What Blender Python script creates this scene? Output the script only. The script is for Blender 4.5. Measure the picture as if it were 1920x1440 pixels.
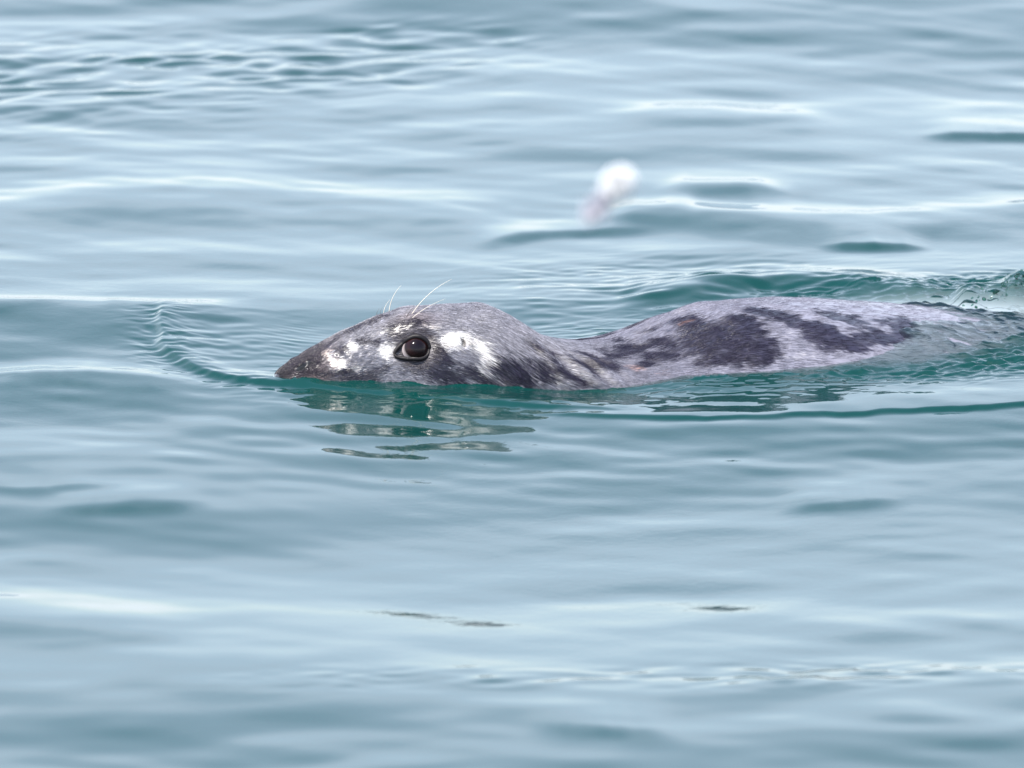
import bpy, bmesh, math, random
import numpy as np
from mathutils import Vector, Matrix

for o in list(bpy.data.objects):
    bpy.data.objects.remove(o)
scene = bpy.context.scene
col = scene.collection

# ------------------------------------------------------------------ camera, sky, sun, exposure
CAM_PITCH_DEG = 11.0
cam_data = bpy.data.cameras.new('camera')
cam = bpy.data.objects.new('camera', cam_data); col.objects.link(cam)
cam.location = (0, -16*math.cos(math.radians(CAM_PITCH_DEG)), 16*math.sin(math.radians(CAM_PITCH_DEG)))
cam.rotation_euler = (math.radians(90-CAM_PITCH_DEG), 0, 0)
cam_data.sensor_width = 36
cam_data.lens = 36*16/1.396
cam_data.clip_start = .5
cam_data.clip_end = 5000
cam_data.dof.use_dof = True
cam_data.dof.focus_distance = 16.03
cam_data.dof.aperture_fstop = 10.0
scene.camera = cam

SUN_EL, SUN_AZ = 64.0, 226.0            # azimuth: 0 = away from the camera (+y), 90 = right, 180 = behind the camera
world = bpy.data.worlds.new('World'); scene.world = world; world.use_nodes = True
wn = world.node_tree.nodes; wl = world.node_tree.links
sky = wn.new('ShaderNodeTexSky'); sky.sky_type = 'NISHITA'; sky.sun_disc = False
sky.sun_elevation = math.radians(SUN_EL); sky.sun_rotation = math.radians(SUN_AZ)
sky.altitude = 0; sky.air_density = 1.0; sky.dust_density = 1.0; sky.ozone_density = 1.5
wn['Background'].inputs['Strength'].default_value = .15
# a thin, broken veil of high cloud over the whole sky
tcw = wn.new('ShaderNodeTexCoord'); mpw = wn.new('ShaderNodeMapping'); mpw.inputs['Scale'].default_value = (1.6, 1.6, 5.0)
wl.new(tcw.outputs['Generated'], mpw.inputs['Vector'])
nzw = wn.new('ShaderNodeTexNoise'); nzw.inputs['Scale'].default_value = 1.6; nzw.inputs['Detail'].default_value = 5; nzw.inputs['Roughness'].default_value = .55
wl.new(mpw.outputs[0], nzw.inputs['Vector'])
rgw = wn.new('ShaderNodeMapRange'); rgw.inputs['From Min'].default_value = .3; rgw.inputs['From Max'].default_value = .7
rgw.inputs['To Min'].default_value = .4; rgw.inputs['To Max'].default_value = .85
wl.new(nzw.outputs['Fac'], rgw.inputs['Value'])
mxw = wn.new('ShaderNodeMix'); mxw.data_type = 'RGBA'; mxw.inputs['B'].default_value = (6.25, 6.75, 7.9, 1)
sxw = wn.new('ShaderNodeSeparateXYZ'); wl.new(tcw.outputs['Generated'], sxw.inputs[0])
hzw = wn.new('ShaderNodeMapRange'); hzw.inputs['From Min'].default_value = .0; hzw.inputs['From Max'].default_value = .75      # veil thinned towards the zenith, shaped to deepen shade on the seal
hzw.inputs['To Min'].default_value = 1.0; hzw.inputs['To Max'].default_value = .12; wl.new(sxw.outputs['Z'], hzw.inputs['Value'])
mlw = wn.new('ShaderNodeMath'); mlw.operation = 'MULTIPLY'; wl.new(rgw.outputs[0], mlw.inputs[0]); wl.new(hzw.outputs[0], mlw.inputs[1])
wl.new(mlw.outputs[0], mxw.inputs['Factor']); wl.new(sky.outputs[0], mxw.inputs['A'])
wl.new(mxw.outputs['Result'], wn['Background'].inputs['Color'])

sun_data = bpy.data.lights.new('sun', 'SUN'); sun_data.energy = 4.6; sun_data.angle = math.radians(.53)
sun_data.color = (1.0, .95, .88)
sun = bpy.data.objects.new('sun', sun_data); col.objects.link(sun)
_e, _a = math.radians(SUN_EL), math.radians(SUN_AZ)
sun_dir = Vector((math.sin(_a)*math.cos(_e), math.cos(_a)*math.cos(_e), math.sin(_e)))
sun.rotation_euler = sun_dir.to_track_quat('Z', 'Y').to_euler()
sun.location = sun_dir*30

scene.view_settings.view_transform = 'Standard'
scene.view_settings.look = 'None'
scene.view_settings.exposure = 0.96
scene.view_settings.gamma = 1.0
scene.cycles.max_bounces = 8
scene.cycles.transparent_max_bounces = 12
scene.cycles.sample_clamp_indirect = 6
scene.cycles.use_denoising = True

# ------------------------------------------------------------------ small helpers
def hash2(ix, iy, seed):
    n = (ix.astype(np.int64)*374761393 + iy.astype(np.int64)*668265263 + seed*974711) & 0x7fffffff
    n = ((n ^ (n >> 13))*1274126177) & 0x7fffffff
    return ((n ^ (n >> 16)) & 0xffff)/65535.0

def noise2(x, y, seed=0, octaves=4, gain=.5):
    """fractal value noise, about -1..1"""
    t = 0; a = 1.0; tot = 0
    for o in range(octaves):
        c, s_ = math.cos(.7*o+.3), math.sin(.7*o+.3)
        u, v = (x*c - y*s_)*2**o, (x*s_ + y*c)*2**o
        ix, iy = np.floor(u), np.floor(v); fx, fy = u-ix, v-iy
        fx = fx*fx*fx*(fx*(fx*6-15)+10); fy = fy*fy*fy*(fy*(fy*6-15)+10)
        h = lambda dx, dy: hash2(ix+dx, iy+dy, seed+o*17)
        t = t + a*((h(0, 0)*(1-fx)+h(1, 0)*fx)*(1-fy) + (h(0, 1)*(1-fx)+h(1, 1)*fx)*fy)
        tot += a; a *= gain
    return t/tot*2-1

def sstep(e0, e1, x):
    t = np.clip((x-e0)/(e1-e0), 0, 1); return t*t*(3-2*t)

def grid_mesh(name, verts, nu, nv, wrap_v=False):
    """a mesh from an (nu, nv) grid of points"""
    me = bpy.data.meshes.new(name)
    i = np.arange(nu*nv).reshape(nu, nv)
    if wrap_v:
        j = np.roll(i, -1, axis=1); f = np.stack([i[:-1], i[1:], j[1:], j[:-1]], -1).reshape(-1, 4)
    else:
        f = np.stack([i[:-1, :-1], i[1:, :-1], i[1:, 1:], i[:-1, 1:]], -1).reshape(-1, 4)
    me.vertices.add(nu*nv); me.vertices.foreach_set('co', np.ascontiguousarray(verts, np.float32).ravel())
    me.loops.add(f.size); me.loops.foreach_set('vertex_index', f.astype(np.int32).ravel())
    me.polygons.add(len(f))
    me.polygons.foreach_set('loop_start', np.arange(0, f.size, 4, dtype=np.int32))
    me.polygons.foreach_set('use_smooth', np.ones(len(f), bool))
    me.update(calc_edges=True); me.validate()
    return me

def link(name, data, parent=None, mat=None):
    o = bpy.data.objects.new(name, data); col.objects.link(o)
    if parent is not None: o.parent = parent
    if mat is not None: data.materials.append(mat)
    return o

def set_props(o, label=None, cat=None, kind=None, group=None):
    for k, v in (('label', label), ('category', cat), ('kind', kind), ('group', group)):
        if v: o[k] = v

def new_mat(name):
    m = bpy.data.materials.new(name); m.use_nodes = True
    nt = m.node_tree
    return m, nt, nt.nodes['Principled BSDF'], nt.nodes['Material Output']

def tube(name, pts, rads, parent, mat, sides=8, closed=False):
    """a swept tube with a radius at each point"""
    P = [Vector(p) for p in pts]; n = len(P); V = []; F = []
    prev = None
    for i, p in enumerate(P):
        t = ((P[(i+1) % n]-P[i-1]) if closed else (P[min(i+1, n-1)]-P[max(i-1, 0)])).normalized()
        if prev is None: prev = t.orthogonal().normalized()
        a = (prev - t*prev.dot(t)).normalized(); b = t.cross(a); prev = a
        for k in range(sides):
            q = 2*math.pi*k/sides
            V.append(p + (a*math.cos(q)+b*math.sin(q))*rads[i])
    rng = range(n) if closed else range(n-1)
    for i in rng:
        j = (i+1) % n
        for k in range(sides):
            F.append((i*sides+k, i*sides+(k+1) % sides, j*sides+(k+1) % sides, j*sides+k))
    if not closed:
        F.append(tuple(range(sides))[::-1]); F.append(tuple(range((n-1)*sides, n*sides)))
    me = bpy.data.meshes.new(name); me.from_pydata([tuple(v) for v in V], [], F)
    for f in me.polygons: f.use_smooth = True
    return link(name, me, parent, mat)

# ------------------------------------------------------------------ where things stand
CAM_DIST = 16.0
PITCH = math.radians(CAM_PITCH_DEG)
FRAME_W = 1.396                      # metres across the frame at the seal
CP, SP = math.cos(PITCH), math.sin(PITCH)
CAM = np.array([0.0, -CAM_DIST*CP, CAM_DIST*SP])

def project(p):
    """world points -> reference picture units (1920 wide), for checking only"""
    d = p - CAM
    fwd = np.array([0, CP, -SP]); up = np.array([0, SP, CP])
    depth = d @ fwd
    k = CAM_DIST/depth*1920/FRAME_W
    return np.stack([960 + d[..., 0]*k, 720 - (d @ up)*k], -1)

def ground(px, py, z=0.0):
    """a spot on the level z, from where it is seen on the water"""
    s = FRAME_W/1920/CAM_DIST
    u = (720-py)*s
    r = np.array([(px-960)*s, CP + u*SP, -SP + u*CP])
    t = (z - CAM[2])/r[2]
    return (CAM + r*t)[:2]

def smooth(a, n):
    if n < 1: return a
    k = np.hanning(2*n+3)[1:-1]; k /= k.sum()
    return np.convolve(np.pad(a, n, mode='reflect', reflect_type='odd'), k, mode='valid')

SEAL_AXIS = [(-.324, .030), (-.25, .054), (-.15, .082), (-.05, .112), (.05, .148), (.15, .188), (.25, .232),
             (.36, .280), (.5, .348), (.65, .425), (.8, .505), (1.0, .62), (1.25, .77), (1.5, .92)]
_ax = np.array(SEAL_AXIS)
_tx = np.linspace(_ax[0, 0], _ax[-1, 0], 2000)
_ty = smooth(np.interp(_tx, _ax[:, 0], _ax[:, 1]), 80)
_arc = np.concatenate([[0], np.cumsum(np.hypot(np.diff(_tx), np.diff(_ty)))])
SEAL_LEN = 1.85
S_D = np.linspace(0, SEAL_LEN, 1851)
AX_X = np.interp(S_D, _arc, _tx); AX_Y = np.interp(S_D, _arc, _ty)
TAN = np.stack([np.gradient(AX_X), np.gradient(AX_Y)], 1); TAN /= np.linalg.norm(TAN, axis=1)[:, None]
# lateral direction to the animal's left (the camera's side)
LAT = np.stack([TAN[:, 1], -TAN[:, 0]], 1)

def table(t, n=8):
    t = np.array(t); return smooth(np.interp(S_D, t[:, 0], t[:, 1]), n)

HALF_W = table([(0, .000), (.003, .017), (.008, .025), (.016, .032), (.03, .039), (.05, .046), (.08, .053), (.12, .061), (.16, .070), (.2, .080), (.24, .091), (.28, .099),
                (.33, .112), (.40, .138), (.46, .154), (.53, .162), (.62, .178), (.72, .205), (.85, .242), (1.0, .265), (1.2, .25), (1.5, .17), (1.7, .09), (1.85, .0)], 3)
MID_Z = table([(0, -.002), (.05, -.004), (.1, -.008), (.3, -.010), (.42, -.014), (.55, -.045), (.72, -.09), (1.0, -.12), (1.3, -.14), (1.85, -.15)], 30)
TOP_TAB = [(0, 0.004), (0.01, 0.014), (0.02, 0.020), (0.03, 0.0252), (0.045, 0.0325), (0.1, 0.0614), (0.15, 0.0808), (0.2, 0.0902), (0.25, 0.0895), (0.3, 0.0871), (0.34, 0.0682), (0.38, 0.0418), (0.42, 0.0276), (0.46, 0.0194), (0.5, 0.0227), (0.54, 0.0326), (0.58, 0.0465), (0.64, 0.0614), (0.7, 0.0633), (0.76, 0.0607), (0.85, 0.0476), (0.95, 0.0337), (1.05, 0.0172), (1.15, 0.004), (1.3, -0.03), (1.5, -0.08), (1.85, -0.15)]
TOP_Z = table(TOP_TAB, 10)
TOP_Z[:10] = np.minimum(TOP_Z[:10], .000+.0138*np.sqrt(np.arange(10)/10.))
BOT_Z = table([(0, -.004), (.006, -.012), (.02, -.028), (.06, -.05), (.1, -.062), (.2, -.085), (.3, -.11), (.5, -.16), (.72, -.22), (1.0, -.27), (1.4, -.24), (1.7, -.19), (1.85, -.15)], 6)
N_SUP = 2.12

def body_point(s, phi):
    """base form of the seal: s metres behind the nose tip, phi from the spine, + towards its left side"""
    g = lambda a: np.interp(s, S_D, a)
    w, zc = g(HALF_W), g(MID_Z)
    zt, zb = g(TOP_Z), g(BOT_Z)
    zc = np.minimum(np.maximum(zc, zb), zt)
    sn, cs = np.sin(phi), np.cos(phi)
    lat = w*np.sign(sn)*np.abs(sn)**(2/N_SUP)
    ver = np.where(cs > 0, (zt-zc)*np.abs(cs)**(2/N_SUP), -(zc-zb)*np.abs(cs)**(2/N_SUP))
    return np.stack([g(AX_X) + g(LAT[:, 0])*lat, g(AX_Y) + g(LAT[:, 1])*lat, zc + ver], -1)

def seal_top(x, y):
    """height of the seal's upper surface over the points (x, y); -9 where there is none"""
    shp = x.shape; x = x.ravel(); y = y.ravel()
    s = (x - AX_X[0])*1.12
    for _ in range(12):                       # foot of the perpendicular on the axis
        s = np.clip(s, 0, SEAL_LEN)
        ax, ay = np.interp(s, S_D, AX_X), np.interp(s, S_D, AX_Y)
        tx, ty = np.interp(s, S_D, TAN[:, 0]), np.interp(s, S_D, TAN[:, 1])
        s = s + (x-ax)*tx + (y-ay)*ty
    out = (s < 0) | (s > SEAL_LEN); s = np.clip(s, 0, SEAL_LEN)
    ax, ay = np.interp(s, S_D, AX_X), np.interp(s, S_D, AX_Y)
    lat = (x-ax)*np.interp(s, S_D, LAT[:, 0]) + (y-ay)*np.interp(s, S_D, LAT[:, 1])
    w = np.interp(s, S_D, HALF_W)+1e-6; zc = np.interp(s, S_D, MID_Z); zt = np.interp(s, S_D, TOP_Z)
    q = np.clip(1-np.abs(lat/w)**N_SUP, 0, 1)**(1/N_SUP)
    z = np.where((np.abs(lat) < w) & ~out, zc + np.maximum(zt-zc, 0)*q, -9.0)
    return z.reshape(shp), s.reshape(shp), lat.reshape(shp)

# ------------------------------------------------------------------ the water
def water_material(name, with_cover, grain=45, rough=.5, clear=.38):
    m, nt, b, out = new_mat(name)
    N, L = nt.nodes, nt.links
    b.inputs['Base Color'].default_value = (.0020, .032, .029, 1)
    b.inputs['Roughness'].default_value = .02
    b.inputs['IOR'].default_value = 1.334
    tc = N.new('ShaderNodeTexCoord')
    n1 = N.new('ShaderNodeTexNoise'); n1.inputs['Scale'].default_value = grain; n1.inputs['Detail'].default_value = 3
    n1.inputs['Roughness'].default_value = .5; n1.inputs['Distortion'].default_value = .6
    L.new(tc.outputs['Object'], n1.inputs['Vector'])
    rip = N.new('ShaderNodeAttribute'); rip.attribute_name = 'ripple'
    mul = N.new('ShaderNodeMath'); mul.operation = 'MULTIPLY'
    L.new(rip.outputs['Fac'], mul.inputs[0]); mul.inputs[1].default_value = rough
    bp = N.new('ShaderNodeBump'); bp.inputs['Distance'].default_value = .004
    L.new(n1.outputs['Fac'], bp.inputs['Height']); L.new(mul.outputs[0], bp.inputs['Strength'])
    L.new(bp.outputs['Normal'], b.inputs['Normal'])
    # thin water: clear, with only its surface reflection
    fr = N.new('ShaderNodeFresnel'); fr.inputs['IOR'].default_value = 1.334
    L.new(bp.outputs['Normal'], fr.inputs['Normal'])
    gl = N.new('ShaderNodeBsdfGlossy'); gl.inputs['Roughness'].default_value = .02
    L.new(bp.outputs['Normal'], gl.inputs['Normal'])
    tr = N.new('ShaderNodeBsdfTransparent'); tr.inputs['Color'].default_value = (.86, .95, .93, 1)
    mx = N.new('ShaderNodeMixShader'); L.new(fr.outputs[0], mx.inputs[0]); L.new(tr.outputs[0], mx.inputs[1]); L.new(gl.outputs[0], mx.inputs[2])
    mx2 = N.new('ShaderNodeMixShader'); L.new(mx.outputs[0], mx2.inputs[1]); L.new(b.outputs[0], mx2.inputs[2])
    if with_cover:
        at = N.new('ShaderNodeAttribute'); at.attribute_name = 'murk'; L.new(at.outputs['Fac'], mx2.inputs[0])
    else:
        mx2.inputs[0].default_value = clear; tr.inputs['Color'].default_value = (.55, .8, .7, 1)
    L.new(mx2.outputs[0], out.inputs['Surface'])
    return m

def graded(lo, hi, step, far, n):
    core = np.arange(lo, hi+step/2, step)
    g = step*np.geomspace(1, (far)/step, n)
    up = hi + np.cumsum(g)*far/np.sum(g); dn = lo - np.cumsum(g)*far/np.sum(g)
    return np.concatenate([dn[::-1], core, up])

def build_water():
    xs = graded(-1.0, 1.0, .0022, 600, 46)
    ya = np.arange(-2.5, -.42, .0065); yb = np.arange(-.42, .75, .0026); yc = np.arange(.75, 3.4, .0065)
    core = np.concatenate([ya, yb, yc])
    g = np.geomspace(.0065, 300, 46); g = np.cumsum(g)*800/np.sum(g)
    ys = np.concatenate([core[0]-g[::-1], core, core[-1]+g])
    X, Y = np.meshgrid(xs, ys, indexing='ij')
    near = sstep(1.9, 1.1, np.abs(X))*sstep(4.6, 3.5, Y)*sstep(-3.6, -2.6, Y)   # where the grid is fine enough for small waves
    rng = np.random.RandomState(7)
    wx = X + .05*noise2(X*1.7, Y*1.7, 3, 2); wy = Y + .05*noise2(X*1.7+9, Y*1.7, 4, 2)

    def waves(n, l0, l1, slope, spread, ang0=90.):
        h = np.zeros_like(X)
        for i in range(n):
            lam = l0*(l1/l0)**rng.rand(); k = 2*math.pi/lam
            a = math.radians(ang0 + spread*np.clip(rng.randn(), -2, 2))
            h += slope*math.sqrt(2/n)/k*np.cos(k*(wx*math.cos(a)+wy*math.sin(a)) + rng.rand()*6.283)
        return h
    H = waves(12, 1.0, 4.0, .020, 40)
    # patches of livelier and of slick water
    amp = .75 + .55*noise2(X*.9+2, Y*.45, 11, 3)
    H += near*amp*waves(44, .22, .9, .034, 42)
    H += near*np.clip(amp-.15, .1, 2)*waves(44, .07, .22, .022, 40)
    H += near*np.clip(.5+.9*noise2(X*1.1+5, Y*.6, 13, 3), 0, 1.6)*waves(40, .10, .34, .019, 32)
    rip = near*.1*np.clip(.6+1.2*noise2(X*1.3, Y*.8+5, 21, 3), .15, 1.5)

    H -= .022*np.exp(-((Y+1.0)/.55)**2-(X/.9)**2)
    gx, gy = X-np.clip(X, -.33, .9), Y-np.interp(X, AX_X, AX_Y)
    H *= 1-.7*np.exp(-(gx/.15)**2-(gy/.22)**2)
    H += .8*near*np.exp(-((X-.0)/.8)**2-((Y+.3)/.4)**2)*waves(24, .06, .16, .035, 25)
    def line_dist(pts, A):
        """signed distance to a line over the water (+ on the camera's side) and the share along it"""
        Q = np.array([ground(p[0], p[1], z) for p, z in zip(pts, np.interp(np.linspace(0, 1, len(pts)), np.linspace(0, 1, len(A)), A))])
        seg = np.linalg.norm(np.diff(Q, axis=0), axis=1); cum = np.concatenate([[0], np.cumsum(seg)])
        t = np.linspace(0, cum[-1], 80); qx = smooth(np.interp(t, cum, Q[:, 0]), 7); qy = smooth(np.interp(t, cum, Q[:, 1]), 7)
        m = .5
        box = (X > qx.min()-m) & (X < qx.max()+m) & (Y > qy.min()-m) & (Y < qy.max()+m)
        px, py = X[box], Y[box]
        if np.all(np.diff(qx) > 0):                     # a crest lying across the view
            o = np.interp(px, qx, qy)
            slope = np.interp(px, qx, np.gradient(qy, qx))
            height = np.interp(px, Q[:, 0], np.interp(np.linspace(0, 1, len(pts)), np.linspace(0, 1, len(A)), A))
            return box, (o-py)/np.sqrt(1+slope**2), (px-qx[0])/(qx[-1]-qx[0]), height
        best = np.full(px.shape, 9e9); sg = np.zeros_like(best); tt = np.zeros_like(best)
        for i in range(len(qx)-1):
            dx, dy = qx[i+1]-qx[i], qy[i+1]-qy[i]; l2 = dx*dx+dy*dy
            u = np.clip(((px-qx[i])*dx+(py-qy[i])*dy)/l2, 0, 1)
            ex, ey = px-qx[i]-u*dx, py-qy[i]-u*dy; d = ex*ex+ey*ey
            c = d < best; best[c] = d[c]; sg[c] = -np.sign(dx*ey-dy*ex)[c]; tt[c] = ((i+u)/(len(qx)-1))[c]
        return box, np.sqrt(best)*np.where(sg == 0, 1, sg), tt, np.interp(tt, np.linspace(0, 1, len(A)), A)

    def ridge(pts, A, wf, wb, fade=(.15, .2), wob=.25, seed=1, trough=0., rag=.006):
        """a wave crest: steep on the camera's side (wf), gentle behind (wb)"""
        box, d, t, a = line_dist(pts, A)
        d = d + rag*noise2(X[box]*22, Y[box]*10, seed, 2)
        e = sstep(0, fade[0], t)*sstep(1, 1-fade[1], t)*(1+wob*noise2(t*9, t*0+seed, seed+5, 2))
        f = np.where(d > 0, np.exp(-(d/wf)**2), np.exp(-(d/wb)**2))
        if trough: f = f - trough*np.exp(-((d-2.2*wf)/(1.4*wf))**2)
        H[box] += a*e*f
        return box, d, t, e
    # bow wave and wake of the seal
    bow = ridge([(318, 570), (300, 610), (312, 648), (350, 681), (430, 704), (600, 719), (800, 733), (1050, 745), (1250, 752)],
                [.003, .006, .008, .008, .006, .0038, .0028, .0028, .002], .010, .045, (.12, .2), .3, 3, .15, .010)
    ridge([(960, 752), (1120, 757), (1350, 764), (1550, 758), (1800, 750), (2060, 740)], [.002, .0035, .0045, .005, .006, .006], .011, .12, (.12, .02), .3, 5, 0, .010)
    ridge([(1120, 578), (1230, 555), (1330, 535), (1450, 522), (1600, 528), (1720, 545), (1830, 565)], [.004, .009, .014, .016, .016, .014, .009], .05, .09, (.15, .12), .25, 6, 0, .012)
    ridge([(1540, 694), (1640, 680), (1760, 662), (1990, 636)], [.002, .003, .004, .005], .010, .035, (.1, .02), .4, 8)
    # swells behind and before it
    ridge([(-120, 405), (60, 375), (220, 352), (420, 352), (620, 366), (820, 382), (1000, 400)], [.008, .010, .012, .014, .012, .010, .006], .22, .14, (.1, .15), .1, 10)
    ridge([(1090, 398), (1200, 386), (1330, 398), (1500, 402), (1680, 396), (2000, 382)], [.008, .011, .013, .013, .011, .009], .15, .10, (.12, .05), .12, 12)
    ridge([(1200, 372), (1300, 346), (1400, 346), (1520, 368)], [.004, .007, .007, .004], .10, .06, (.25, .25), .1, 13)
    ridge([(1520, 458), (1640, 456), (1760, 456)], [.004, .009, .006], .03, .12, (.3, .3), .1, 14)
    ridge([(1700, 238), (1850, 236), (2000, 232)], [.005, .009, .011], .04, .2, (.3, .1), .1, 15)
    ridge([(860, 458), (980, 432), (1100, 424), (1260, 420)], [.004, .008, .008, .004], .045, .12, (.3, .3), .1, 16)
    ridge([(1120, 215), (1350, 200), (1600, 215)], [.004, .007, .004], .16, .10, (.25, .25), .1, 17)
    ridge([(-80, 585), (160, 580), (330, 583), (520, 590)], [.006, .008, .008, .004], .10, .05, (.1, .25), .2, 18)
    ridge([(-60, 705), (150, 692), (260, 700), (420, 720)], [.008, .010, .009, .004], .12, .06, (.1, .3), .2, 19)
    ridge([(-140, 895), (100, 890), (290, 882)], [.003, .0045, .003], .04, .14, (.1, .4), .1, 20)
    ridge([(60, 930), (240, 918), (420, 908)], [.003, .005, .003], .05, .14, (.3, .3), .1, 21)
    ridge([(1440, 908), (1560, 904), (1720, 898)], [.003, .0055, .003], .04, .16, (.3, .3), .1, 22)
    ridge([(960, 1358), (1130, 1364), (1300, 1372)], [.003, .0055, .003], .06, .16, (.3, .3), .1, 23)
    ridge([(-60, 1130), (150, 1140), (400, 1165)], [.004, .006, .003], .14, .14, (.1, .3), .1, 25)
    # the curl of water the flanks throw up at the back
    curl = ridge([(1768, 588), (1810, 566), (1860, 542), (1930, 520), (2060, 505), (2300, 520)], [.006, .016, .026, .032, .032, .015], .050, .06, (.08, .3), .5, 26, .0, .016)
    # the seal in the water
    win = (X > -.6) & (X < 1.75) & (Y > -.5) & (Y < 1.35)
    zt, s, lat = seal_top(X[win], Y[win])
    w_here = np.interp(s, S_D, HALF_W)
    gap = np.maximum(np.abs(lat)-w_here, 0) + np.where(s <= 0, np.hypot(X[win]-AX_X[0], Y[win]-AX_Y[0]), 0)
    close = np.zeros_like(X); close[win] = np.exp(-(gap/.08)**2)
    h = H[win]
    # it sits in a shallow dip beside the neck and carries water up along the snout
    h = h - .010*np.exp(-((s-.40)/.10)**2)*np.exp(-(gap/.09)**2)*(lat > 0)
    lap = 1+.25*noise2(X[win]*16, Y[win]*16, 35, 3)
    h = h + .002*lap*np.exp(-((s-.06)/.16)**2)*np.exp(-(gap/.032)**2)*(lat > 0)
    h = h + .0025*noise2(X[win]*11, Y[win]*11, 36, 2)*np.exp(-(gap/.05)**2)*(lat > 0)
    # water pouring over the back
    wash = sstep(.88, 1.06, s + .10*noise2(X[win]*9, Y[win]*9, 31, 2) - .35*np.clip(lat, -.1, .2)*0 + .9*np.clip(lat-.02, 0, .2))
    film = .0035 + .0022*noise2(X[win]*22, Y[win]*22, 33, 3)
    over = zt > -5
    hw = np.where(over, np.maximum(h, zt+film), h)
    h = h + (hw-h)*wash
    k = .004                                             # the water creeps up a little where it meets the skin
    k = k*np.clip(.5+1.6*noise2(X[win]*30, Y[win]*30, 37, 3), .1, 2)
    h = h + np.where(over, 0, k*np.exp(-gap/.005)*(s > .01))
    H[win] = h
    rw = np.zeros_like(X); rw[win] = wash*np.exp(-(gap/.06)**2)
    band = close*1.0
    # small quick ripples round the seal, in its wake and on the wash
    def ripples(n, l0, l1, ang0, spread):
        hh = np.zeros_like(X[win]); r2 = np.random.RandomState(55+n)
        xx = X[win]+.012*noise2(X[win]*14, Y[win]*14, 41, 2); yy = Y[win]+.012*noise2(X[win]*14+7, Y[win]*14, 42, 2)
        for i in range(n):
            lam = l0*(l1/l0)**r2.rand(); kk = 6.283/lam; a = math.radians(ang0+spread*r2.randn())
            hh += math.sqrt(2/n)/kk*np.cos(kk*(xx*math.cos(a)+yy*math.sin(a))+r2.rand()*6.283)
        return hh
    R = ripples(40, .012, .045, 100, 35)
    mod = np.clip(.8+.8*noise2(X[win]*7, Y[win]*7, 45, 3), 0.05, 2)
    calm = sstep(.05, .12, s)
    H[win] += R*mod*(.10*close[win]*calm*(lat > 0)*(1-.3*sstep(.4, .6, s)) + .06*close[win]*(lat < 0) + .42*rw[win])
    def spot(px, py, rx, ry):
        c = ground(px, py); e = ground(px+rx, py); f = ground(px, py-ry)
        return np.exp(-((X-c[0])/(e[0]-c[0]))**2 - ((Y-c[1])/(f[1]-c[1]))**2)
    def local(m, n, l0, l1, ang0, spread, slope, seed):
        b = m > .01; r2 = np.random.RandomState(seed); hh = np.zeros(b.sum())
        xx = X[b]+.03*noise2(X[b]*6, Y[b]*6, seed, 2); yy = Y[b]+.03*noise2(X[b]*6+3, Y[b]*6, seed+1, 2)
        for i in range(n):
            lam = l0*(l1/l0)**r2.rand(); kk = 6.283/lam; a = math.radians(ang0+spread*r2.randn())
            hh += slope*math.sqrt(2/n)/kk*np.cos(kk*(xx*math.cos(a)+yy*math.sin(a))+r2.rand()*6.283)
        H[b] += hh*m[b]*np.clip(.7+1.0*noise2(X[b]*3, Y[b]*1.5, seed+2, 3), 0, 2)
    local(spot(90, 150, 330, 65)+.8*spot(560, 125, 260, 35)+.5*spot(760, 70, 200, 25), 44, .045, .12, 105, 30, .15, 61)      # cat's paws of wind
    local(spot(545, 655, 55, 30), 14, .016, .028, 60, 12, .10, 62)                    # capillary rings off the snout
    local(spot(420, 640, 150, 40)*.8, 24, .03, .08, 95, 20, .06, 63)
    local(spot(1010, 605, 90, 30), 20, .02, .05, 100, 20, .06, 64)
    local(spot(1480, 545, 330, 45), 40, .025, .08, 112, 25, .34, 65)
    local(spot(1500, 1265, 330, 25)+.8*spot(900, 1275, 330, 22), 30, .04, .09, 95, 30, .085, 66)
    bx, bd, bt, be = bow
    m = np.zeros_like(X); m[bx] = np.exp(-(bd/.045)**2)*be
    local(m, 50, .014, .07, 80, 50, .12, 67)
    bx, bd, bt, be = curl
    m = np.zeros_like(X); m[bx] = np.exp(-((bd-.01)/.04)**2)*np.clip(be, 0, 1)
    local(m, 40, .016, .06, 70, 60, .32, 68)
    rip += m
    local(spot(1330, 722, 260, 26)+.7*spot(780, 735, 230, 18), 40, .02, .07, 95, 35, .085, 69)
    rip += .15*close + .9*rw
    murk = np.ones_like(X)
    depth = np.where(over, H[win]-zt, 9)
    murk[win] = np.clip(1-np.exp(-np.clip(depth, 0, 9)/.018), 0, 1)
    Z = np.where(np.abs(X)+np.abs(Y) > 300, 0, H)
    me = grid_mesh('water', np.stack([X, Y, Z], -1).reshape(-1, 3), len(xs), len(ys))
    for nm, arr in (('murk', murk), ('ripple', rip)):
        a = me.attributes.new(nm, 'FLOAT', 'POINT'); a.data.foreach_set('value', arr.astype(np.float32).ravel())
    o = link('water', me, None, water_material('sea_water', True))
    set_props(o, 'calm grey-green sea water with ripples and a wake round the seal', 'water', 'structure')
    return X, Y, Z

build_water()

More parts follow.
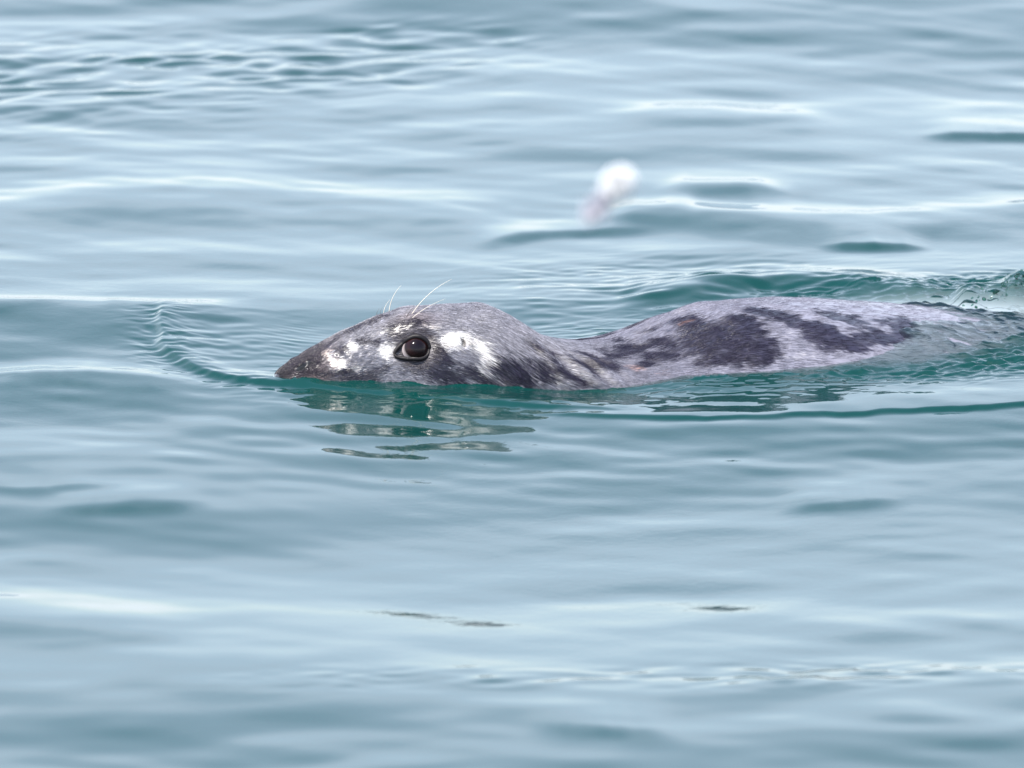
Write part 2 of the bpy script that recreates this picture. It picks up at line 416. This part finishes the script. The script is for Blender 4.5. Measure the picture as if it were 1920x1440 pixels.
# ------------------------------------------------------------------ the seal
DARK_PATCHES = [  # coat blotches; the lower-cheek strokes also paint in shade
    (0.599, 0.6, 400.0, -9.51, 8.94, 1), (0.589, 0.25, 1630.0, -21.3, 13.1, 0.95), (0.645, 0.79, 1030.0, 51.9, 31.6, 1), (0.647, 0.411, 1210.0, -10.8, 22.2, 0.8),
    (0.563, 0.449, 3410.0, -155.0, 57.1, 0.6), (0.573, 0.902, 1080.0, -167.0, 103.0, 0.6), (0.521, 0.586, 994.0, -53.2, 31.2, 0.6), (0.499, 0.367, 3420.0, 10.3, 46.6, 0.5),
    (0.695, 0.284, 1570.0, -117.0, 41.6, 0.95), (0.721, 0.44, 2270.0, -250.0, 89.5, 0.9), (0.743, 0.61, 1220.0, 25.1, 43.0, 1), (0.769, 0.707, 986.0, -47.6, 68.2, 0.95),
    (0.787, 0.294, 1720.0, -33.1, 107.0, 0.8), (0.809, 0.347, 2110.0, 174.0, 119.0, 0.9), (0.819, 0.595, 873.0, 52.3, 79.7, 0.95), (0.877, 0.411, 2130.0, 219.0, 55.6, 0.75),
    (0.855, 0.323, 2580.0, 409.0, 191.0, 0.5), (0.901, 0.513, 4170.0, 620.0, 361.0, 0.4), (0.493, -0.052, 3790.0, -43.3, 54.0, 0.45), (0.541, -0.003, 3590.0, -237.0, 102.0, 0.45),
    (0.455, 0.148, 2060.0, 56.5, 35.0, 0.4), (0.543, 0.522, 8090.0, -217.0, 124.0, 0.5), (0.687, 0.722, 8460.0, 482.0, 272.0, 0.4), (0.287, 1.301, 4930.0, -70.3, 27.6, 0.9),
    (0.313, 1.359, 8170.0, -367.0, 34.7, 1), (0.339, 0.863, 11400.0, -496.0, 48.6, 0.6), (0.343, 1.218, 10300.0, -391.0, 40.6, 0.8), (0.365, 1.155, 8900.0, -374.0, 32.7, 0.85),
    (0.397, 0.892, 6400.0, -152.0, 19.3, 0.75), (0.385, 1.325, 14100.0, -549.0, 45.6, 0.7), (0.267, 1.476, 6310.0, -742.0, 228.0, 0.85), (0.241, 1.369, 6840.0, -644.0, 211.0, 0.55),
    (0.407, 1.135, 10900.0, -455.0, 37.9, 0.55), (0.303, 1.486, 23200.0, -556.0, 135.0, 0.95), (0.385, 0.688, 14100.0, -184.0, 21.9, 0.5), (0.431, 0.78, 7200.0, -219.0, 42.4, 0.5),
    (0.159, 0.702, 5710.0, -71.0, 21.4, 0.95), (0.213, 1.13, 10400.0, 34.7, 21.2, 0.85), (0.183, 0.503, 3390.0, -308.0, 66.2, 0.6), (0.049, 0.673, 15000.0, 33.8, 4.61, 0.85),
    (0.023, 0.124, 2500.0, 34.6, 1.99, 0.85), (0.055, -0.358, 1930.0, 24.1, 0.334, 0.7), (0.101, 0.065, 1370.0, 15.1, 17.6, 0.45), (0.141, 0.128, 1360.0, 40.7, 30.2, 0.4),
    (0.117, 1.111, 10300.0, -185.0, 95.2, 0.4), (0.069, 1.208, 1360.0, -284.0, 72.0, 0.8), (0.181, 1.364, 1190.0, -358.0, 362.0, 0.5), (0.221, 1.442, 904.0, -146.0, 318.0, 0.6),
    (0.165, 1.213, 14100.0, -1250.0, 149.0, 0.45), (0.085, 0.664, 33600.0, -149.0, 18.8, 0.5), (0.125, 1.272, 1960.0, -362.0, 181.0, 0.6), (0.195, 1.335, 3810.0, -642.0, 210.0, 0.65),
    (0.229, 1.223, 11200.0, -834.0, 145.0, 0.6), (0.215, 1.369, 5740.0, -898.0, 263.0, 0.7), (0.253, 1.374, 13200.0, -701.0, 115.0, 0.8), (0.041, 0.046, 3630.0, 58.7, 6.22, 0.75),
    (0.069, 0.206, 3460.0, 16.3, 21.0, 0.6), (0.115, 0.629, 8030.0, -1.92, 102.0, 0.5), (0.129, 0.712, 11500.0, -228.0, 65.1, 0.45), (0.337, 1.369, 25000.0, -1220.0, 95.5, 0.8),
    (0.373, 1.213, 22600.0, -900.0, 62.7, 0.75), (0.359, 0.834, 13200.0, -367.0, 41.3, 0.6), (0.303, 1.101, 23700.0, -1070.0, 96.8, 0.55), (0.323, 1.135, 29500.0, -1220.0, 113.0, 0.6),
    (0.423, 0.775, 1020.0, 29.7, 14.9, 0.62), (0.493, 0.216, 1050.0, 14.1, 26.9, 0.6), (0.535, 0.294, 2420.0, -115.0, 42.4, 0.62), (0.459, 0.401, 1410.0, 43.6, 33.7, 0.55),
    (0.493, 0.688, 1170.0, 13.2, 71.9, 0.55), (0.415, 0.464, 2870.0, 58.5, 26.3, 0.5), (0.565, 0.153, 4720.0, -236.0, 90.4, 0.5), (0.613, 0.843, 714.0, -155.0, 136.0, 0.7),
]
PALE_GLINT_PATCHES = [  # light fur, plus glints of wet fur painted into the coat
    (0.141, 0.951, 7410.0, 32.1, 27.9, 1), (0.157, 0.878, 17600.0, -673.0, 62.9, 0.85), (0.099, 0.698, 10600.0, -141.0, 26.1, 0.95), (0.079, 1.019, 6660.0, -186.0, 27.2, 1),
    (0.067, 0.654, 41400.0, -506.0, 14.6, 0.9), (0.099, 1.194, 10600.0, -377.0, 168.0, 0.85), (0.221, 0.946, 13900.0, 259.0, 27.0, 0.95), (0.237, 0.858, 1400.0, 19.1, 43.4, 0.9),
    (0.263, 0.97, 4340.0, 34.9, 43.7, 0.95), (0.269, 1.169, 10900.0, 109.0, 87.8, 0.95), (0.261, 1.301, 37500.0, -2170.0, 216.0, 0.9), (0.285, 1.417, 66800.0, -3280.0, 228.0, 0.95),
    (0.319, 1.452, 41500.0, -1930.0, 140.0, 1), (0.339, 1.213, 21000.0, -457.0, 68.1, 0.75), (0.357, 1.393, 44800.0, -2090.0, 147.0, 0.7), (0.037, 0.751, 7020.0, -231.0, 38.4, 0.75),
    (0.203, 0.625, 9410.0, -985.0, 174.0, 0.7), (0.099, 0.406, 16200.0, -407.0, 162.0, 0.5), (0.143, 0.571, 89500.0, -1090.0, 353.0, 0.9), (0.129, 1.023, 18000.0, -1790.0, 224.0, 0.45),
    (0.255, 0.717, 2190.0, 47.4, 126.0, 0.5), (0.353, 0.96, 19000.0, -542.0, 58.8, 0.5), (0.383, 1.121, 30400.0, -1060.0, 76.7, 0.55), (0.181, 1.228, 40500.0, -7430.0, 1520.0, 0.8),
    (0.699, 0.629, 2060.0, 151.0, 30.5, 0.5), (0.701, 0.843, 580.0, 81.6, 154.0, 0.55), (0.609, 0.941, 1360.0, -250.0, 326.0, 0.4), (0.795, 0.527, 1560.0, -384.0, 250.0, 0.45),
]
EYE = (.183, .985)          # (metres behind the nose, angle from the spine)
EAR = (.245, .921)

def patch_field(tab, s, phi):
    f = np.zeros_like(s)
    for s0, p0, a, b, c, st in tab:
        ds, dp = s-s0, phi-p0
        m = (np.abs(ds) < .2) & (np.abs(dp) < 1.6)
        q = a*ds[m]**2 + 2*b*ds[m]*dp[m] + c*dp[m]**2
        f[m] = np.maximum(f[m], st*np.clip(1.45-np.sqrt(q), 0, 1)*1.0)
    return f

def coat(s, phi):
    """colour of the fur over the body: pale grey with dark blotches, painted-in wet glints and lower-cheek shade"""
    p = np.where(phi > -.35, phi, -phi-.1); sh = np.where(phi > -.35, s, s*.96+.015)
    u = phi*np.interp(s, S_D, HALF_W)
    # ragged edges drawn out along the lie of the fur
    jx = .010*noise2(s*55, u*90, 71, 4) ; jp = .10*noise2(s*60+40, u*110, 72, 4)
    d = patch_field(DARK_PATCHES, sh+jx, p+jp)
    l = patch_field(PALE_GLINT_PATCHES, sh+jx*.3, p+jp*.3)
    body = sstep(.36, .55, s)
    streak = noise2(s*120+u*160, u*420-s*330, 73, 3)*(1-body) + noise2(s*160, u*520, 74, 3)*body
    mott = noise2(s*30, u*34, 75, 5)
    d = sstep(.25, .52, d + .10*streak + .14*mott + .26*noise2(s*62, u*95, 79, 4)*sstep(.05, .3, d))
    d = np.maximum(d, sstep(.30, .55, mott)*.55*(1-body*.5))
    d = d*np.clip(1.05+.35*noise2(s*70, u*80, 78, 4), .5, 1)
    l = (1-.75*body)*sstep(.42, .92, l + .16*streak + .25*noise2(s*150, u*170, 80, 3))
    base = np.stack([.185-.010*body, .181-.010*body, .205+.005*body], -1)*(1+(.28-.18*body)*streak+.15*mott)[..., None]
    base = base*(1-.30*sstep(.16, .04, s))[..., None]
    dark = np.array([.016, .013, .026])*(1+.35*streak)[..., None]
    pale = np.array([.78, .74, .70])*(1+.15*streak)[..., None]
    c = base*(1-l[..., None]) + pale*l[..., None]
    c = c*(1-d[..., None]) + dark*d[..., None]
    # brown tinge on the nose and over the brow
    br = np.exp(-((s-.035)/.035)**2)*.75 + np.exp(-((s-.185)/.03)**2-((np.abs(phi)-.45)/.22)**2)*.45
    c = c*(1-br[..., None]) + c*np.array([1.15, .82, .68])*br[..., None]
    er = np.hypot((s-EYE[0])/.030, (np.abs(phi)-EYE[1])*np.interp(s, S_D, HALF_W)/.026)
    ring = sstep(1.15, .8, er + .12*streak); c = c*(1-ring[..., None]) + np.array([.03, .024, .03])*ring[..., None]
    for q in range(9):                                # nostril slit and ear hole
        t = q/8; W = np.interp(s, S_D, HALF_W)
        for s0, p0, rr in ((.026+.014*t, .68+.10*t-.25*t*t, .0040), (EAR[0]+.002*math.sin(t*3), EAR[1]-.05+.11*t, .0022)):
            m = np.exp(-((s-s0)**2+((np.abs(phi)-p0)*W)**2)/rr**2)[..., None]; c = c*(1-m) + np.array([.012, .009, .01])*m
    nose = sstep(.020, .006, s); c = c*(1-nose[..., None]) + np.array([.022, .018, .02])*nose[..., None]
    for (s0, p0, rs, rp, k) in ((.471, .80, .008, .05, .9), (.463, .70, .006, .03, .7), (.585, .12, .008, .03, .7), (.50, .95, .004, .03, .5)):
        m = .4*k*sstep(1.2, .3, np.hypot((s-s0)/rs, (phi-p0)/rp) + 1.1*noise2(s*260, u*260, 77, 2))   # old bites, healed pink
        c = c*(1-m[..., None]) + np.array([.55, .27, .16])*m[..., None]
    return np.clip(c, .012, .85)

def seal_surface(s, phi):
    """the body with its face sculpted on"""
    B = body_point(s, phi)
    du = body_point(s+.001, phi)-body_point(s-.001, phi); dv = body_point(s, phi+.01)-body_point(s, phi-.01)
    n = np.cross(dv, du); n /= np.linalg.norm(n, axis=-1, keepdims=True)+1e-12
    n *= np.sign((n*(B-np.stack([np.interp(s, S_D, AX_X), np.interp(s, S_D, AX_Y), np.interp(s, S_D, MID_Z)], -1))).sum(-1, keepdims=True))
    d = np.zeros_like(s)
    def at(s0, p0): return body_point(np.array(s0), np.array(p0))
    def bump(s0, p0, r, a):
        nonlocal d
        for sg in (1, -1):
            q = np.linalg.norm(B-at(s0, sg*p0), axis=-1); d = d + a*np.exp(-(q/r)**2)
    es, ep = EYE
    bump(es, ep, .030, -.0050)                       # eye socket
    bump(es+.006, ep-.42, .022, .0055)               # brow
    bump(es-.035, ep-.30, .02, -.0025)
    bump(es-.03, ep+.02, .016, -.0030)               # tear corner
    bump(es+.020, ep+.38, .035, .0045)               # cheek
    bump(.085, 1.05, .030, .0055)                    # whisker pad
    bump(.055, .95, .018, .0030)
    bump(.25, 1.05, .035, .0030)
    # nostril: a slit, opening back and outwards
    for k in range(7):
        t = k/6; bump(.026+.014*t, .68+.10*t-.25*t*t, .0034, -.0026)
    bump(.030, .48, .007, .0016); bump(.036, .9, .007, .0016)
    # ear hole
    for k in range(5):
        t = k/4; bump(EAR[0]+.002*math.sin(t*3), EAR[1]-.05+.11*t, .0028, -.0030)
    bump(EAR[0]+.010, EAR[1]+.02, .009, .0022); bump(EAR[0]-.006, EAR[1], .006, .0012)
    # rows of whisker pits
    for r in range(4):
        for k in range(6):
            bump(.050+.013*k+.004*r, .78+.15*r, .0030, -.0011)
    # folds of the neck
    for s0, a in ((.355, .0030), (.395, .0026), (.43, .0020)):
        d = d + a*np.cos((s-s0-.045*(np.abs(phi)-1.0))*180)*np.exp(-((s-s0)/.03)**2)*sstep(.35, .9, np.abs(phi))
    d = d + .0010*noise2(s*45, phi*np.interp(s, S_D, HALF_W)*45, 81, 3)*sstep(.01, .05, s)
    d = d + .0022*noise2(s*13, phi*np.interp(s, S_D, HALF_W)*13, 82, 2)*sstep(.05, .2, s)
    return B + n*d[..., None], n

def build_seal():
    root = bpy.data.objects.new('seal', None); col.objects.link(root)
    set_props(root, 'mottled grey seal swimming low in the water with head and back showing', 'seal')
    root.location = (0, 0, 0)
    # --- body
    sv = np.concatenate([np.linspace(0, 1, 14)**2*.012, np.arange(.0135, .46, .0014), np.arange(.463, 1.2, .0035), np.arange(1.21, 1.851, .02)])
    pv = np.linspace(-math.pi, math.pi, 381)[:-1]
    S, P = np.meshgrid(sv, pv, indexing='ij')
    V, Nn = seal_surface(S, P)
    me = grid_mesh('body', V.reshape(-1, 3), len(sv), len(pv), True)
    c = np.concatenate([coat(S, P), np.ones(S.shape+(1,))], -1)
    a = me.attributes.new('coat', 'FLOAT_COLOR', 'POINT'); a.data.foreach_set('color', c.astype(np.float32).ravel())
    for nm, arr in (('along', S), ('girth', P*np.interp(S, S_D, HALF_W))):
        a = me.attributes.new(nm, 'FLOAT', 'POINT'); a.data.foreach_set('value', arr.astype(np.float32).ravel())
    m, nt, b, out = new_mat('wet_fur'); N, L = nt.nodes, nt.links
    at = N.new('ShaderNodeAttribute'); at.attribute_name = 'coat'
    a1 = N.new('ShaderNodeAttribute'); a1.attribute_name = 'along'
    a2 = N.new('ShaderNodeAttribute'); a2.attribute_name = 'girth'
    cx = N.new('ShaderNodeCombineXYZ')
    sc1 = N.new('ShaderNodeMath'); sc1.operation = 'MULTIPLY'; sc1.inputs[1].default_value = .22
    L.new(a1.outputs['Fac'], sc1.inputs[0]); L.new(sc1.outputs[0], cx.inputs[0]); L.new(a2.outputs['Fac'], cx.inputs[1])
    n1 = N.new('ShaderNodeTexNoise'); n1.inputs['Scale'].default_value = 620; n1.inputs['Detail'].default_value = 3
    L.new(cx.outputs[0], n1.inputs['Vector'])
    n2 = N.new('ShaderNodeTexNoise'); n2.inputs['Scale'].default_value = 60; n2.inputs['Detail'].default_value = 3
    L.new(cx.outputs[0], n2.inputs['Vector'])
    bp = N.new('ShaderNodeBump'); bp.inputs['Strength'].default_value = .3; bp.inputs['Distance'].default_value = .0010
    L.new(n1.outputs['Fac'], bp.inputs['Height']); L.new(bp.outputs[0], b.inputs['Normal'])
    mr = N.new('ShaderNodeMapRange'); mr.inputs['To Min'].default_value = .22; mr.inputs['To Max'].default_value = .5
    L.new(n2.outputs['Fac'], mr.inputs[0]); L.new(mr.outputs[0], b.inputs['Roughness'])
    L.new(at.outputs['Color'], b.inputs['Base Color'])
    b.inputs['IOR'].default_value = 1.45
    n3 = N.new('ShaderNodeTexNoise'); n3.inputs['Scale'].default_value = 75; n3.inputs['Detail'].default_value = 4; n3.inputs['Roughness'].default_value = .6
    L.new(cx.outputs[0], n3.inputs['Vector'])
    wet = N.new('ShaderNodeMapRange'); wet.inputs['From Min'].default_value = .42; wet.inputs['From Max'].default_value = .62
    wet.inputs['To Min'].default_value = .1; wet.inputs['To Max'].default_value = 1.0
    L.new(n3.outputs['Fac'], wet.inputs[0]); fd = N.new('ShaderNodeMapRange'); fd.inputs['From Min'].default_value = .40; fd.inputs['From Max'].default_value = .65
    fd.inputs['To Min'].default_value = 1.0; fd.inputs['To Max'].default_value = .5; L.new(a1.outputs['Fac'], fd.inputs[0])
    wm = N.new('ShaderNodeMath'); wm.operation = 'MULTIPLY'; L.new(wet.outputs[0], wm.inputs[0]); L.new(fd.outputs[0], wm.inputs[1])
    L.new(wm.outputs[0], b.inputs['Coat Weight'])
    b.inputs['Coat Roughness'].default_value = .22; b.inputs['Coat IOR'].default_value = 1.45
    bp2 = N.new('ShaderNodeBump'); bp2.inputs['Strength'].default_value = .25; bp2.inputs['Distance'].default_value = .0015
    L.new(n1.outputs['Fac'], bp2.inputs['Height']); L.new(bp2.outputs[0], b.inputs['Coat Normal'])
    b.inputs['Sheen Weight'].default_value = .08; b.inputs['Sheen Roughness'].default_value = .4
    body = link('body', me, root, m)
    # --- short wet hairs lying back along the body
    rng = np.random.RandomState(5)
    n_h, n_b = 66000, 9000
    hs = np.concatenate([.003+.06*rng.rand(7000), .02+.42*rng.rand(n_h-23000)**.75, .43+.38*(1-np.sqrt(rng.rand(16000))), .42+.62*rng.rand(n_b)])
    hp = np.concatenate([-.9+2.6*rng.rand(n_h), -.8+2.2*rng.rand(n_b)])
    R0, hn = seal_surface(hs, hp)
    epos = seal_surface(np.array([EYE[0]]), np.array([EYE[1]]))[0][0]
    keep = (R0[:, 2] > -.012) & (np.linalg.norm(R0-epos, axis=1) > .0195)
    for q in range(9):
        t = q/8; W = np.interp(hs, S_D, HALF_W)
        for s0, p0 in ((.024+.014*t, .68+.10*t-.25*t*t), (EAR[0]+.002*math.sin(t*3)-.003, EAR[1]-.05+.11*t)):
            keep &= (hs-s0)**2+((np.abs(hp)-p0)*W)**2 > .0042**2
    hs, hp, R0, hn = hs[keep], hp[keep], R0[keep], hn[keep]
    n = len(hs)
    down = .95*np.clip(hp, -.8, 1)*np.exp(-((hs-.33)/.12)**2) + .10*rng.randn(n) + .35*noise2(hs*40, hp*6, 91, 2)
    ln = (.003+.003*sstep(.02, .08, hs)+.006*sstep(.1, .3, hs))*(.7+.6*rng.rand(n))
    w_l = np.interp(hs, S_D, HALF_W)+.02
    pts = []
    for k, (t, lift) in enumerate(((0, -.0003), (.33, .0004), (.67, .0006), (1, .0003))):
        q, qn = seal_surface(hs+ln*t, hp+down*ln*t/w_l)
        pts.append(q+qn*(lift*(.6+.8*rng.rand(n)))[:, None])
    pts = np.stack(pts, 1)
    hc = bpy.data.hair_curves.new('fur'); hc.add_curves([4]*n)
    hc.points.foreach_set('position', pts.astype(np.float32).ravel())
    rad = hc.attributes.get('radius') or hc.attributes.new('radius', 'FLOAT', 'POINT')
    rad.data.foreach_set('value', np.tile(np.array([.00017, .00016, .00011, .00003], np.float32), n))
    cc = coat(hs+.004*rng.randn(n), hp+.004*rng.randn(n)/w_l)*np.exp((.40-.16*sstep(.36, .5, hs))*rng.randn(n))[:, None]; cc = np.clip(cc, .01, .85)
    cc = np.concatenate([cc, np.ones((n, 1))], 1); cc = np.repeat(cc[:, None], 4, 1)
    a = hc.attributes.new('coat', 'FLOAT_COLOR', 'POINT'); a.data.foreach_set('color', cc.astype(np.float32).ravel())
    mh, nt, b, out = new_mat('wet_hair')
    at = nt.nodes.new('ShaderNodeAttribute'); at.attribute_name = 'coat'; nt.links.new(at.outputs['Color'], b.inputs['Base Color'])
    b.inputs['Roughness'].default_value = .28; b.inputs['Specular IOR Level'].default_value = .36
    fur = bpy.data.objects.new('fur', hc); col.objects.link(fur); fur.parent = root; hc.materials.append(mh); fur['kind'] = 'stuff'

    # --- eyes, lids, brow whiskers, nose pad: the same on both sides
    me_, nt, b, out = new_mat('dark_eye'); N, L = nt.nodes, nt.links
    b.inputs['Roughness'].default_value = .09; b.inputs['IOR'].default_value = 1.33
    tc = N.new('ShaderNodeTexCoord'); ln_ = N.new('ShaderNodeVectorMath'); ln_.operation = 'LENGTH'
    sep = N.new('ShaderNodeSeparateXYZ'); L.new(tc.outputs['Object'], sep.inputs[0])
    cb = N.new('ShaderNodeCombineXYZ'); L.new(sep.outputs[0], cb.inputs[0]); L.new(sep.outputs[1], cb.inputs[1]); L.new(cb.outputs[0], ln_.inputs[0])
    rp = N.new('ShaderNodeValToRGB'); L.new(ln_.outputs['Value'], rp.inputs[0])
    e = rp.color_ramp.elements
    e[0].position = 0; e[0].color = (.005, .003, .005, 1); e[1].position = .0193; e[1].color = (.6, .52, .52, 1)
    for pos, cl in ((.0085, (.006, .003, .004, 1)), (.0100, (.018, .006, .006, 1)), (.0155, (.010, .004, .004, 1)), (.0170, (.003, .002, .002, 1)), (.0183, (.004, .003, .003, 1))):
        q = e.new(pos); q.color = cl
    L.new(rp.outputs[0], b.inputs['Base Color'])
    
    ml, nt, b, out = new_mat('wet_lid'); b.inputs['Base Color'].default_value = (.010, .008, .009, 1); b.inputs['Roughness'].default_value = .42; b.inputs['Specular IOR Level'].default_value = .25
    n1 = nt.nodes.new('ShaderNodeTexNoise'); n1.inputs['Scale'].default_value = 500
    bp = nt.nodes.new('ShaderNodeBump'); bp.inputs['Strength'].default_value = .3; bp.inputs['Distance'].default_value = .0006
    nt.links.new(n1.outputs['Fac'], bp.inputs['Height']); nt.links.new(bp.outputs[0], b.inputs['Normal'])
    mw, nt, b, out = new_mat('whisker'); b.inputs['Base Color'].default_value = (.62, .56, .46, 1); b.inputs['Roughness'].default_value = .3
    mwd, nt, b, out = new_mat('dark_whisker'); b.inputs['Base Color'].default_value = (.08, .06, .05, 1); b.inputs['Roughness'].default_value = .3
    for sg in (1, -1):
        sa, pa = np.array([EYE[0]]), np.array([sg*EYE[1]])
        pt, nn = seal_surface(sa, pa); pt, nn = Vector(pt[0]), Vector(nn[0])
        back = Vector(seal_surface(sa+.01, pa)[0][0]) - pt; back = (back-nn*back.dot(nn)).normalized()
        dn = nn.cross(back)*1.0
        if dn.z > 0: dn = -dn
        look = (nn + back*.10 - dn*.04).normalized()
        R = .0195; cen = pt - look*.0062
        bm = bmesh.new(); bmesh.ops.create_uvsphere(bm, u_segments=64, v_segments=48, radius=R)
        for v in bm.verts:                                  # cornea
            if v.co.z > 0:
                r = math.hypot(v.co.x, v.co.y)/.013
                v.co.z += .0016*math.exp(-r**4)
        me2 = bpy.data.meshes.new('eye'); bm.to_mesh(me2); bm.free()
        for f in me2.polygons: f.use_smooth = True
        eye = link('eye', me2, root, me_)
        eye.matrix_world = Matrix.Translation(cen) @ look.to_track_quat('Z', 'Y').to_matrix().to_4x4()
        # lids: an almond, drawn out into the tear corner in front and below
        def lid(name, t0, t1, n_, rr, dr):
            pts = []; rads = []
            for k in range(n_+1):
                t = t0+(t1-t0)*k/n_
                cx_, sy = math.cos(t), math.sin(t)
                ax_ = .0180*cx_; ay = (.0143 if sy < 0 else .0165)*sy
                front = max(0, -cx_)**3
                ax_ -= .0120*front; ay += .0060*front + .0015*cx_
                p = look*.0
                v = back*ax_ + dn*ay
                rad = v.length
                lift = math.sqrt(max((R+dr)**2-rad**2, (.0075)**2))
                pts.append(cen + v + look*lift); rads.append(rr*(.45+.55*math.sin(math.pi*k/n_))+.0006)
            return tube(name, pts, rads, root, ml, 10)
        lid('upper_eyelid', -math.pi, 0.06, 40, .0032, .0010)
        lid('lower_eyelid', math.pi, 0.0, 40, .0026, .0004)
        # brow whiskers
        specs = [((.188, .32), (.010, .076), .00060, 1, .66, .10), ((.180, .36), (.012, .026), .00045, 0, .5, .2), ((.186, .44), (.03, .056), .00045, 1, .95, -.1)] if sg > 0 else \
                [((.168, .24), (.010, .043), .0006, 1, .12, .1), ((.160, .26), (.012, .024), .0005, 1, .10, .1), ((.150, .30), (.0, .014), .0004, 0, .02, .1), ((.155, .28), (.0, .016), .0003, 0, .02, .1)]
        for (s0, p0), (_, lng), r0, mk, lean, curl in specs:
            q, qn = seal_surface(np.array([s0]), np.array([sg*p0])); q, qn = Vector(q[0]), Vector(qn[0])
            upv = Vector((0, 0, 1)); bk = Vector((.93, .30, 0))
            pts = []; d = (upv*(1-lean*.55) + bk*lean*.8 + qn*.1).normalized(); p = q - d*.002
            nseg = 14
            for k in range(nseg+1):
                pts.append(p.copy()); p = p + d*lng/nseg
                d = (d + bk*(.05+.02*k/nseg)*(1+curl) - upv*.015*k/nseg).normalized()
            tube('brow_whisker', pts, [r0*(1-.75*k/nseg) for k in range(nseg+1)], root, mw if mk else mwd, 6)
    return root

build_seal()

# ------------------------------------------------------------------ water thrown up behind the back
def build_splash():
    m = water_material('splash_water', False, 130, .4, .12)
    rs = np.random.RandomState(4)
    root = bpy.data.objects.new('water_splash', None); col.objects.link(root)
    p0 = ground(1790, 586); p1 = ground(1990, 560)
    root.location = (p0[0], p0[1], 0)
    set_props(root, 'splash of green water and droplets behind the end of the seal\'s back', 'splash')
    org = root.location.copy()
    bm = bmesh.new()
    for i in range(110):
        u = rs.rand()**.7; r = .0008+.0026*rs.rand()**3
        h = .010+.034*min(1, u/.6)
        x = (p1[0]-p0[0])*u + .008*rs.randn(); y = (p1[1]-p0[1])*u + .02*rs.randn() - .02
        z = h*(.8+.35*rs.rand()) if i % 3 else h*(.3+.6*rs.rand())
        mt = Matrix.Translation((x, y, z)) @ Matrix.Rotation(rs.rand()*6, 4, 'Y') @ Matrix.Diagonal((r*(1+.8*rs.rand()), r, r*.8, 1))
        bmesh.ops.create_icosphere(bm, subdivisions=2, radius=1, matrix=mt)
    me = bpy.data.meshes.new('spray'); bm.to_mesh(me); bm.free()
    for f in me.polygons: f.use_smooth = True
    o = link('spray', me, root, m); o['kind'] = 'stuff'
build_splash()

# ------------------------------------------------------------------ the white feather adrift in the air
def build_feather():
    dist = 10.0; k = dist/CAM_DIST*FRAME_W/1920
    base = Vector(CAM) + dist*Vector((0, CP, -SP))
    up = Vector((0, SP, CP)); rt = Vector((1, 0, 0)); fw = Vector((0, CP, -SP))
    at = lambda px, py: base + rt*(px-960)*k + up*(720-py)*k
    root = bpy.data.objects.new('drifting_feather', None); col.objects.link(root); root.location = at(1140, 365)
    set_props(root, 'blurred white fleck with a grey tail hanging above the seal\'s shoulders', 'feather')
    mwh, nt, b, o_ = new_mat('white_down'); b.inputs['Base Color'].default_value = (.85, .85, .85, 1); b.inputs['Roughness'].default_value = .8
    mgr, nt, b, o_ = new_mat('grey_down'); b.inputs['Base Color'].default_value = (.55, .54, .59, 1); b.inputs['Roughness'].default_value = .8
    rs = random.Random(3)
    def down(name, p0, p1, n, ln, mat):
        V = []; F = []
        ax = (p1-p0)
        for i in range(n):
            t = i/(n-1); p = p0+ax*t
            for j in range(2):
                d = Vector((rs.gauss(0, 1), rs.gauss(0, .8), rs.gauss(0, 1))).normalized()
                sd = d.cross(Vector((rs.gauss(0, 1), rs.gauss(0, 1), rs.gauss(0, 1)))).normalized()
                l = ln*(.6+.5*rs.random())*(.5+.7*math.sin(math.pi*min(1, .15+t*.85))); w = .0012
                q = p+d*l*.5+sd*l*.08; e = p+d*l+sd*l*.2
                b0 = len(V); th = d.cross(sd)*w*.6
                for c, ww in ((p, w), (q, w*.9), (e, w*.2)):
                    V += [c-sd*ww-th, c+sd*ww-th, c+th]
                for a_ in (0, 3):
                    for x_ in range(3):
                        y_ = (x_+1) % 3; F.append((b0+a_+x_, b0+a_+y_, b0+a_+3+y_, b0+a_+3+x_))
        me = bpy.data.meshes.new(name); me.from_pydata([tuple(v-root.location) for v in V], [], F)
        return link(name, me, root, mat)
    down('downy_tip', at(1150, 352), at(1172, 333), 1100, .0125, mwh)
    down('downy_base', at(1105, 405), at(1140, 365), 170, .0110, mgr)
    tube('quill', [at(1100, 412)-root.location, at(1128, 375)-root.location, at(1168, 338)-root.location], [.0007, .0006, .0003], root, mgr, 6)
build_feather()
